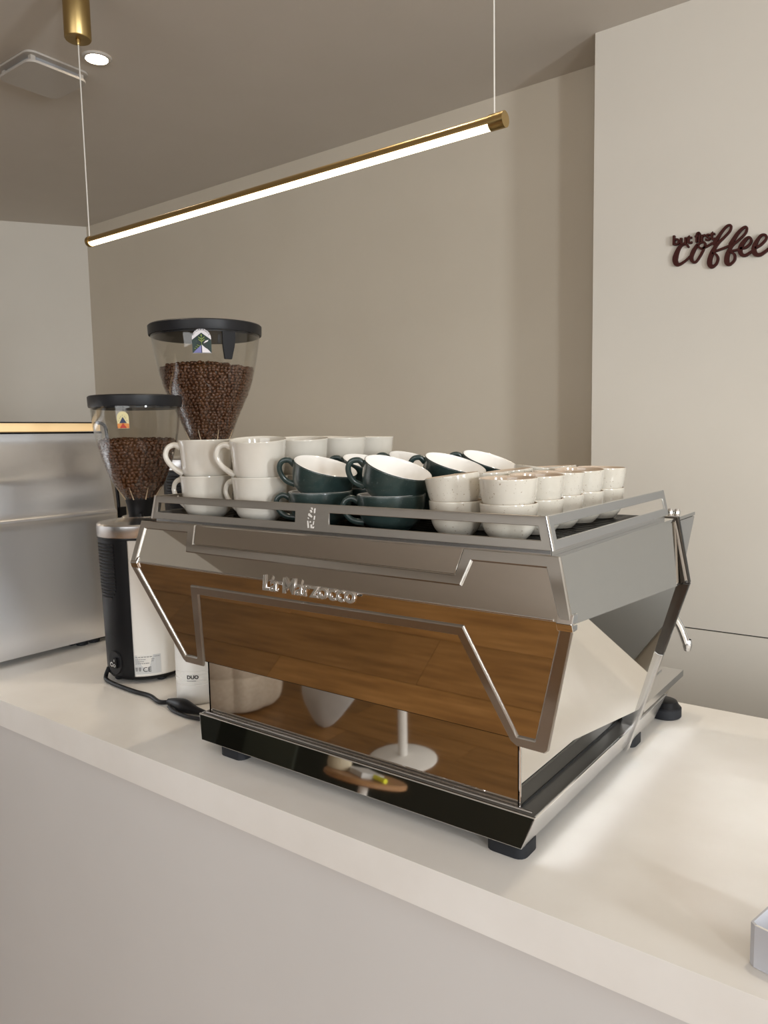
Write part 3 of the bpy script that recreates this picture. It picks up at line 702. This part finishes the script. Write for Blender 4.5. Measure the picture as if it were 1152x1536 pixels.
# black tab hanging on the tall hopper
a = vw2+.40
tp = [wallpt(c2, f2_, 0, a, u*KS, .6+(z-.6)*KS, hh) for hh in (.001,) for u, z in ((-.0155, .838), (.0155, .838), (.0150, .808), (.0095, .778), (-.0075, .778), (-.0135, .808))]
G2(prism('lid_tab', M_black_satin, g2, tp, V((math.cos(a), math.sin(a), 0))*.008, .001))
# power switch, connector and rating label of the near grinder
va = vw1-.88
def W1(u, v, h, a=va): return wallpt(c1, rb1, 0, a, u, v, h)
sp = bmesh.new(); ov = [(.022*math.copysign(abs(math.cos(t))**.8, math.cos(t)), .052+.030*math.sin(t)) for t in [2*PI*k/20 for k in range(20)]]
a_ = [sp.verts.new(W1(u, v, .0022)) for u, v in ov]; b_ = [sp.verts.new(W1(u*.93, .052+(v-.052)*.95, .006)) for u, v in ov]
for k in range(20): sp.faces.new((a_[k], a_[(k+1) % 20], b_[(k+1) % 20], b_[k]))
sp.faces.new(b_); sw = G1(finish(sp, 'switch_plate', M_black_satin, g1))
rk = G1(prism('rocker_switch', M_black, sw, [W1(.001, .040, .006), W1(.013, .040, .006), W1(.013, .066, .006), W1(.001, .066, .006)], (W1(0, .05, .012)-W1(0, .05, .006)), .001))
rk.matrix_parent_inverse = Matrix.Identity(4)
rk.parent = sw
fs = bmesh.new()
for u0, u1, v0, v1 in ((.0062, .0074, .057, .0625),): fs.faces.new([fs.verts.new(W1(u, v, .0126)) for u, v in ((u0, v0), (u1, v0), (u1, v1), (u0, v1))])
for k in range(14):
    t0, t1 = 2*PI*k/14, 2*PI*(k+1)/14
    fs.faces.new([fs.verts.new(W1(.0068+rr*math.cos(t), .047+rr*1.1*math.sin(t), .0126)) for rr, t in ((.0024, t0), (.0024, t1), (.0034, t1), (.0034, t0))])
mk_ = finish(fs, 'switch_mark', M_plastic_white, sw, smooth=False)
rg = bmesh.new()
for k in range(16):
    t0, t1 = 2*PI*k/16, 2*PI*(k+1)/16
    rg.faces.new([rg.verts.new(W1(-.0085+rr*math.cos(t), .047+rr*math.sin(t), .0075)) for rr, t in ((.0038, t0), (.0038, t1), (.0058, t1), (.0058, t0))])
finish(rg, 'fuse_ring', M_satin, sw, smooth=False)
la = vw1-.02
lb = G1(patch('rating_label', M_label, g1, c1, rb1, 0, la, [[(-.031+k*.0116, .024) for k in range(6)][:1]+[(-.031+.0125*k, .024) for k in range(1, 6)]+[(.0315-.0125*k, .072) for k in range(0, 6)]], .0008))
tag(lb, 'silver rating label with CE mark')
ml = bmesh.new()
for v0, uu in ((.0665, (-.029, .012)), (.0605, (-.029, -.004)), (.0555, (-.029, -.008)), (.0505, (-.029, .000)), (.0605, (.008, .016)), (.0555, (.008, .014)), (.0505, (-.002, .004)), (.0665, (.016, .029))):
    n_seg = 6
    for k in range(n_seg):
        ua, ub = uu[0]+(uu[1]-uu[0])*k/n_seg, uu[0]+(uu[1]-uu[0])*(k+.75)/n_seg
        ml.faces.new([ml.verts.new(wallpt(c1, rb1, 0, la, u, v, .0013)) for u, v in ((ua, v0), (ub, v0), (ub, v0+.0018), (ua, v0+.0018))])
for u in (-.027, -.019):
    ml.faces.new([ml.verts.new(wallpt(c1, rb1, 0, la, u+du, v, .0013)) for du, v in ((-.002, .032), (.002, .032), (.003, .042), (-.003, .042))])
finish(ml, 'label_print', M_grey_print, lb, smooth=False)
lettering('label_lettering', 'CE', .017, M_letter, lb, lambda u, v, w_: wallpt(c1, rb1, 0, la, u-.0125, v+.030, .0014), ext=0)

# power cord of the near grinder, lying on the counter
cd = empty('power_cord', (-1.60, 1.02, 0)); tag(cd, 'black power cord running from the left grinder to a flat black plug by the canister', 'cord')
CD = lambda o: under(o, cd)
CD(tube('cable', M_black, cd, [(-1.676, 1.064, .030), (-1.672, 1.052, .012), (-1.655, 1.044, .006), (-1.601, 1.036, .0055), (-1.524, 1.032, .0055), (-1.469, 1.034, .0055), (-1.415, 1.020, .006), (-1.382, 1.026, .010)], .0052, 12, 8))
CD(tube('plug', M_black, cd, [(-1.387, 1.026, .010), (-1.372, 1.026, .012), (-1.335, 1.024, .0125), (-1.30, 1.024, .011), (-1.25, 1.026, .009), (-1.19, 1.03, .007)], lambda t: .0075+.0085*math.exp(-((t-.42)/.2)**2)-.002*t, 14, 5, sq=1.0))
CD(tube('plug_strap', M_black_satin, cd, [(-1.372, 1.014, .006), (-1.34, 1.004, .0045), (-1.29, 1.000, .0045), (-1.235, 1.008, .006)], .004, 10, 5))

# white canister
cn_c = (-1.372, 1.098)
cn = empty('canister', (*cn_c, 0)); tag(cn, 'white ribbed canister with small black lettering between left grinder and espresso machine', 'canister')
CN = lambda o: under(o, cn)
R_c = .049
prof = [(0, .001), (R_c-.004, .001), (R_c-.001, .004), (R_c, .008)]
for k in range(5): z = .046+k*.0075; prof += [(R_c, z), (R_c-.0012, z+.0012), (R_c, z+.0026)]
prof += [(R_c, .165), (R_c-.003, .172), (R_c-.006, .174)]
CN(lathe('body', M_plastic_white, cn, prof, 48, (*cn_c, 0)))
CN(lathe('lid', M_plastic_white, cn, [(R_c-.001, .170), (R_c-.0005, .186), (R_c-.006, .190), (0, .190)], 48, (*cn_c, 0)))
cv_ = math.atan2(-cn_c[1], -cn_c[0])
dl = lettering('can_lettering', 'DUO', .0115, M_letter, cn, lambda u, v, w_: wallpt(cn_c, R_c, 0, cv_-.50, u, v+.062, .0010), ext=0, offset=.0004); CN(dl)
bm = bmesh.new()
for k in range(7): bm.faces.new([bm.verts.new(wallpt(cn_c, R_c, 0, cv_-.50, u, v, .001)) for u, v in ((k*.003, .0565), (k*.003+.0022, .0565), (k*.003+.0022, .0583), (k*.003, .0583))])
CN(finish(bm, 'small_print', M_grey_print, cn, smooth=False))

# ------------------------------------------------------------------ stainless display case at the left end
dc = empty('display_case', (-2.3, 1.0, 0)); tag(dc, 'brushed stainless display case with glowing strip along its top, at the left end', 'display case')
DC = lambda o: under(o, dc)
prof = [(-2.004, .016), (-1.999, .05), (-1.997, .20), (-1.995, .36), (-1.993, .378), (-1.990, .386), (-1.993, .394), (-2.000, .402), (-2.008, .45), (-2.026, .52), (-2.043, .58), (-2.048, .602), (-2.048, .622)]
bm = bmesh.new(); ys = [.40+.04*k for k in range(24)]
rows = [[bm.verts.new((x+.0, y, z)) for x, z in [(p.x, p.z) for p in smooth_path([(a, 0, b) for a, b in prof], 3)]] for y in ys]
for r0, r1 in zip(rows, rows[1:]):
    for k in range(len(r0)-1): bm.faces.new((r0[k], r1[k], r1[k+1], r0[k+1]))
DC(finish(bm, 'side_panel', M_case, dc))
DC(box('carcass', M_case, dc, -3.1, -2.052, .40, 1.32, .016, .622))
DC(box('top_seam', M_black, dc, -2.6, -2.040, .40, 1.315, .622, .627))
DC(box('light_strip', M_led, dc, -2.6, -2.042, .40, 1.312, .629, .6515))
DC(box('top_edge', M_black_satin, dc, -2.6, -2.036, .40, 1.318, .6515, .655))
DC(tube('end_trim', M_black, dc, [(-2.036, 1.300, .653), (-2.036, 1.316, .650), (-2.036, 1.326, .638), (-2.034, 1.330, .60), (-2.002, 1.334, .42), (-2.002, 1.334, .03)], .005, 10, 4))
DC(box('end_bracket', M_black, dc, -2.0, -1.99, 1.330, 1.352, .33, .40, .004))
for y in (1.205, 1.245, .70): DC(lathe('foot', M_rubber, dc, [(0, .0005), (.015, .0005), (.017, .004), (.014, .016), (0, .016)], 16, (-2.03, y, 0)))
DC(box('foot_rail', M_rubber, dc, -2.06, -2.012, 1.16, 1.30, .010, .0165, .002))

# ------------------------------------------------------------------ tamper behind the machine and carton at the right
tm = empty('tamper', (-.452, 1.600, 0)); tag(tm, 'round black rubber tamping base on the counter behind the espresso machine', 'tamper')
under(lathe('base', M_rubber, tm, [(0, .0005), (.031, .0005), (.0335, .003), (.0335, .020), (.0315, .0225), (0, .0225)], 40, (-.457, 1.585, 0)), tm)
under(lathe('top', M_black, tm, [(0, .037), (.018, .0365), (.024, .034), (.029, .025), (.0305, .0223), (0, .0223)], 40, (-.457, 1.585, 0)), tm)
cb = empty('carton_tray', (-.155, .874, 0), math.radians(-14)); tag(cb, 'open white cardboard tray at the right edge of the counter', 'box')
bm = bmesh.new(); H_ = .050; t_ = .0022
outl = [(.0, .004), (.006, 0), (.19, 0), (.19, .115), (.012, .115), (0, .10)]
def inset(p, c=(.095, .0575)): return (p[0]+(t_ if p[0] < c[0] else -t_), p[1]+(t_ if p[1] < c[1] else -t_))
o0 = [bm.verts.new((x, y, .0005)) for x, y in outl]; o1 = [bm.verts.new((x, y, H_)) for x, y in outl]
i1 = [bm.verts.new((*inset(p), H_)) for p in outl]; i0 = [bm.verts.new((*inset(p), .003)) for p in outl]
for k in range(6):
    j = (k+1) % 6
    for a, b in ((o0, o1), (o1, i1), (i1, i0)): bm.faces.new((a[k], a[j], b[j], b[k]))
bm.faces.new(o0[::-1]); bm.faces.new(i0)
finish(bm, 'tray', M_carton, cb, smooth=False)
bm = bmesh.new()
for k in range(1, 5): aprism(bm, [V((*outl[k], H_)), V((*outl[(k+1) % 6], H_)), V((*inset(outl[(k+1) % 6]), H_)), V((*inset(outl[k]), H_))], (0, 0, .0006))
finish(bm, 'rim_edge', M_carton_edge, cb, smooth=False)

# ------------------------------------------------------------------ pendant, downlight and air vent
pl = empty('pendant_light', (-1.31, 1.25, CZ)); tag(pl, 'slim brass linear pendant lamp glowing above the counter', 'lamp')
PL_ = lambda o: under(o, pl)
PY, PZ, x0, x1 = 1.25, 1.1515, -1.936, -.682
bm = bmesh.new(); seg = 24; A0, A1 = math.radians(-20), math.radians(200)
rws = []
for x in (x0, x1):
    rws.append([bm.verts.new((x, PY+.0125*math.cos(A0+(A1-A0)*k/seg), PZ+.0125*math.sin(A0+(A1-A0)*k/seg))) for k in range(seg+1)])
for k in range(seg): bm.faces.new((rws[0][k], rws[0][k+1], rws[1][k+1], rws[1][k]))
PL_(finish(bm, 'tube_housing', M_brass, pl))
bm = bmesh.new(); rws = []
for x in (x0, x1):
    rws.append([bm.verts.new((x, PY+.0118*math.cos(PI+.30+(PI-.60)*k/16), PZ-.001+.0118*math.sin(PI+.30+(PI-.60)*k/16))) for k in range(17)])
for k in range(16): bm.faces.new((rws[0][k], rws[0][k+1], rws[1][k+1], rws[1][k]))
PL_(finish(bm, 'diffuser', M_glow, pl))
for x, w_ in ((x0, -.012), (x1, .028)):
    PL_(tube('end_cap', M_brass, pl, [(x-.001 if w_ > 0 else x+.001, PY, PZ), (x+w_, PY, PZ)], .0142, 24))
PL_(lathe('canopy', M_brass, pl, [(0, 1.684), (.033, 1.684), (.035, 1.687), (.035, CZ), (0, CZ)], 40, (-1.947, PY, 0)))
PL_(lathe('cord_grip', M_brass, pl, [(0, 1.670), (.004, 1.671), (.006, 1.678), (.006, 1.685)], 12, (-1.947, PY, 0)))
PL_(tube('cord', M_cord, pl, [(-1.947, PY, 1.672), (-1.945, PY, PZ+.012)], .0017, 8)); PL_(tube('cord', M_cord, pl, [(-.676, PY, CZ), (-.676, PY, PZ+.013)], .0014, 8))
dn = empty('downlight', (-2.298, 1.54, CZ)); tag(dn, 'small round recessed ceiling spotlight, lit, beside the brass canopy', 'lamp')
under(lathe('trim_ring', M_vent_white, dn, [(.034, CZ-.001), (.036, CZ-.007), (.044, CZ-.006), (.048, CZ-.0005)], 40, (-2.298, 1.54, 0)), dn)
under(lathe('lens', M_down, dn, [(0, CZ-.004), (.034, CZ-.003)], 32, (-2.298, 1.54, 0)), dn)
vt = empty('air_vent', (-2.52, 1.478, CZ)); tag(vt, 'square white ceiling air vent with a rounded floating plate', 'vent')
def rsq(h, r, n=5):
    out = []
    for cx, cy, a in ((h-r, h-r, 0), (-h+r, h-r, PI/2), (-h+r, -h+r, PI), (h-r, -h+r, 1.5*PI)):
        out += [V((-2.52+cx+r*math.cos(a+PI/2*k/n), 1.478+cy+r*math.sin(a+PI/2*k/n), 0)) for k in range(n+1)]
    return out
under(prism('vent_frame', M_vent_white, vt, [p+V((0, 0, CZ-.008)) for p in rsq(.112, .03)], (0, 0, .0075), .002), vt)
under(prism('vent_throat', M_vent_grey, vt, [p+V((0, 0, CZ-.026)) for p in rsq(.088, .02)], (0, 0, .018)), vt)
under(prism('vent_plate', M_vent_white, vt, [p+V((0, 0, CZ-.034)) for p in rsq(.106, .03)], (0, 0, .009), .002), vt)
for dx, dy in ((.085, .085), (-.085, .085), (.085, -.085), (-.085, -.085)):
    under(box('vent_clip', M_vent_white, vt, -2.52+dx-.008, -2.52+dx+.008, 1.478+dy-.008, 1.478+dy+.008, CZ-.027, CZ-.007), vt)
def spot(name, loc, power):
    l = bpy.data.lights.new(name, 'SPOT'); l.energy = power; l.color = (1, .85, .66); l.spot_size = math.radians(110); l.spot_blend = .8; l.shadow_soft_size = .035
    o = bpy.data.objects.new(name, l); COL.objects.link(o); o.location = loc; return o
spot('downlight_beam', (-2.298, 1.54, CZ-.012), 24)
spot('downlight_beam', (-1.15, 1.30, CZ-.012), 20)
spot('downlight_beam', (.0, 1.30, CZ-.012), 22)

# ------------------------------------------------------------------ wall lettering
sg = empty('wall_sign', (-.55, 2.43, 1.12)); tag(sg, 'dark brown wooden script sign reading but first coffee, on the right wall', 'sign')
SG = lambda o: under(o, sg)
NS = [0]
def stroke(bm, pts, ws, y1=2.4295, t=.008):
    NS[0] += 1; t = t+.0004*NS[0]            # each pen stroke lies a hair above the last
    path = smooth_path([(x, 0, z) for x, z in pts], 7); n = len(path); Wd = []
    for i in range(n):
        f = i/(n-1)*(len(ws)-1); k = min(int(f), len(ws)-2); Wd.append(ws[k]+(ws[k+1]-ws[k])*(f-k))
    prev = None
    for i in range(n):
        tt = (path[min(i+1, n-1)]-path[max(i-1, 0)]).normalized(); nn = V((-tt.z, 0, tt.x))*Wd[i]/2
        ring = [bm.verts.new((q.x, y, q.z)) for q, y in ((path[i]+nn, y1), (path[i]+nn, y1-t), (path[i]-nn, y1-t), (path[i]-nn, y1))]
        if prev:
            for k in range(4): bm.faces.new((prev[k], prev[(k+1) % 4], ring[(k+1) % 4], ring[k]))
        else: bm.faces.new(ring)
        prev = ring
    bm.faces.new(prev[::-1])
    t2 = t-.0002
    for p, wd in ((path[0], Wd[0]), (path[-1], Wd[-1])):
        aprism(bm, [V((p.x+wd/2*math.cos(PI*k/5), y1, p.z+wd/2*math.sin(PI*k/5))) for k in range(10)], (0, -t2, 0))
bm = bmesh.new()
K = .0105; T_ = .0058
stroke(bm, [(-.6567,1.1472),(-.6616,1.1545),(-.6714,1.1571),(-.6826,1.1497),(-.6913,1.1314),(-.6943,1.1138),(-.6888,1.1008),(-.6777,1.1005),(-.6623,1.109),(-.6481,1.1215)], [.006, .006, .008, .012, .016, .014, .008, .006, .006])
stroke(bm, [(-.6312,1.1496),(-.6419,1.1319),(-.6476,1.115),(-.6435,1.1023),(-.6339,1.0999),(-.6216,1.1159),(-.612,1.1353),(-.6085,1.1476),(-.614,1.1539),(-.6234,1.1526),(-.6286,1.145),(-.6183,1.1363),(-.6027,1.1403),(-.5889,1.147)], [.008, .012, .011, .007, .006, .007, .007, .006, .006, .006, .006, .006, .006])
for pts in ([(-.5836,1.1452),(-.5753,1.1581),(-.5619,1.1765),(-.5486,1.1893),(-.5389,1.1882),(-.5407,1.1744),(-.5563,1.1582),(-.5734,1.1435),(-.5862,1.1249),(-.5937,1.1036),(-.5946,1.0877),(-.5881,1.0788),(-.5765,1.0851),(-.572,1.1004),(-.5778,1.1134),(-.5882,1.1194)],
            [(-.5382,1.1363),(-.5208,1.1617),(-.5049,1.1764),(-.4963,1.1755),(-.4986,1.161),(-.5159,1.1446),(-.535,1.1295),(-.5445,1.112),(-.5476,1.0935),(-.5452,1.0821),(-.5367,1.0793),(-.5261,1.0903),(-.5277,1.1063),(-.54,1.1145)]):
    stroke(bm, pts, [.011, .010, .007, .006, .006, .006, .007, .010, .013, .014, .011, .007, .007, .006, .006])
stroke(bm, [(-.5842,1.1214),(-.5622,1.1259),(-.5426,1.1313)], [.006, .006]); stroke(bm, [(-.5376,1.1157),(-.5226,1.1165),(-.5122,1.119)], [.006, .006])
stroke(bm, [(-.5122,1.119),(-.496,1.1202),(-.4837,1.1322),(-.4849,1.1438),(-.4937,1.1456),(-.5066,1.1312),(-.5119,1.1164),(-.5085,1.1034),(-.4983,1.0977),(-.4861,1.103),(-.4709,1.1137)], [.006, .007, .006, .006, .008, .012, .013, .010, .008, .007, .006])
stroke(bm, [(-.4723,1.1133),(-.4566,1.1216),(-.4441,1.1349),(-.4458,1.1454),(-.4574,1.1464),(-.4699,1.1299),(-.4752,1.1122),(-.4713,1.0983),(-.4596,1.0934),(-.4459,1.0999),(-.4305,1.1113),(-.4194,1.1172)], [.006, .007, .006, .006, .008, .012, .013, .010, .008, .007, .006])
SG(finish(bm, 'script_word', M_sign, sg, smooth=False))
def sgn(s, x, z, size, slope, wd):
    o = lettering('small_words', s, size, M_sign, sg, lambda u, v, w_: V((u, 2.4235-w_, v)), ext=.006, offset=.0009, space=.9)
    us = [v.co.x for v in o.data.vertices]; a, b = min(us), max(us)
    for v in o.data.vertices:
        u = (v.co.x-a)/(b-a)*wd; v.co = V((x+u, v.co.y, z+v.co.z+u*slope))
    SG(o)
sgn('but', -.7015, 1.1585, .040, -.05, .0560); sgn('first', -.638, 1.157, .040, -.02, .0575)

# ------------------------------------------------------------------ customer side, seen only in the mirrors
pt = empty('pedestal_table', (-2.04, -.96, FZ)); tag(pt, 'small round oak table on white pedestal, reflected in the machine', 'table')
under(lathe('foot_plate', M_table_white, pt, [(0, .022), (.02, .022), (.15, .012), (.165, .004), (.165, 0), (0, 0)], 48, (-2.04, -.96, FZ)), pt)
under(lathe('column', M_table_white, pt, [(.022, .015), (.022, .68), (.06, .692), (.06, .704)], 24, (-2.04, -.96, FZ)), pt)
under(lathe('tabletop', M_tablewood, pt, [(0, .702), (.18, .702), (.192, .708), (.192, .722), (.185, .728), (0, .728)], 48, (-2.04, -.96, FZ)), pt)
TT = FZ+.7285
b = box('leaflet_stack', mottled('leaflets', (.72, .70, .67), (.5, .5, .5), 30), None, -.085, .085, -.055, .055, 0, .022, .002); b.location = (-2.03, -.935, TT); b.rotation_euler = (0, 0, .5)
tag(b, 'stack of white leaflets on the small oak table, reflected in the machine', 'leaflets')
b = tube('marker_pen', M_yellow, None, [(-.04, 0, .012), (-.02, .0, .012), (.03, 0, .012), (.05, 0, .012)], .011, 12); b.location = (-1.925, -.895, TT); b.rotation_euler = (0, 0, .3)
tag(b, 'bright yellow marker beside the leaflets, reflected in the machine', 'marker')
j = lathe('jar', mat('jar_beige', (.55, .47, .33), .5), None, [(0, 0), (.05, .001), (.056, .02), (.054, .08), (.04, .115), (.024, .125), (.022, .14), (0, .141)], 32); j.location = (-2.155, -.90, TT)
tag(j, 'pale beige lidded jar on the small oak table, reflected in the machine', 'jar')
# tufted pouf
bm = bmesh.new(); bmesh.ops.create_uvsphere(bm, u_segments=64, v_segments=40, radius=1)
for v in bm.verts:
    x, y, z = v.co; r = math.hypot(x, y); a = math.atan2(y, x); s = 1
    p = .25; k = (abs(r)**(2/p)+abs(z)**(2/p))**(p/2); bulge = 1+.10*abs(math.sin(a*4))**.5*min(1, r)-.1
    bz = .09*abs(math.sin(z*4.5+.3))**.5
    v.co = (x/max(k, .2)*.26*(bulge+bz), y/max(k, .2)*.26*(bulge+bz), z/max(k, .2)*.24+.24)
pf = finish(bm, 'pouf', M_pouf, None); pf.location = (-3.30, -1.04, FZ); tag(pf, 'beige tufted pouf on the oak floor, reflected at the left of the machine', 'pouf')
bm = bmesh.new(); bmesh.ops.create_uvsphere(bm, u_segments=32, v_segments=20, radius=1)
for v in bm.verts:
    x, y, z = v.co; k = (abs(x)**3.2+abs(z)**3.2)**(1/3.2) if abs(x)+abs(z) > 1e-6 else 1; q = math.hypot(x, z)
    x, z = (x*q/k, z*q/k) if k > 1e-6 else (x, z); v.co = (x*.17, y*.075*(1-.5*max(abs(x), abs(z))**2), z*.25)
bg = finish(bm, 'cushion', mottled('cushion_white', (.70, .69, .67), (.6, .59, .57), 9, .8, .3), None); bg.location = (-2.58, -1.06, FZ+.238); bg.rotation_euler = (.12, .72, .25)
tag(bg, 'white cushion standing on its corner against the beige pouf, reflected in the machine', 'cushion')
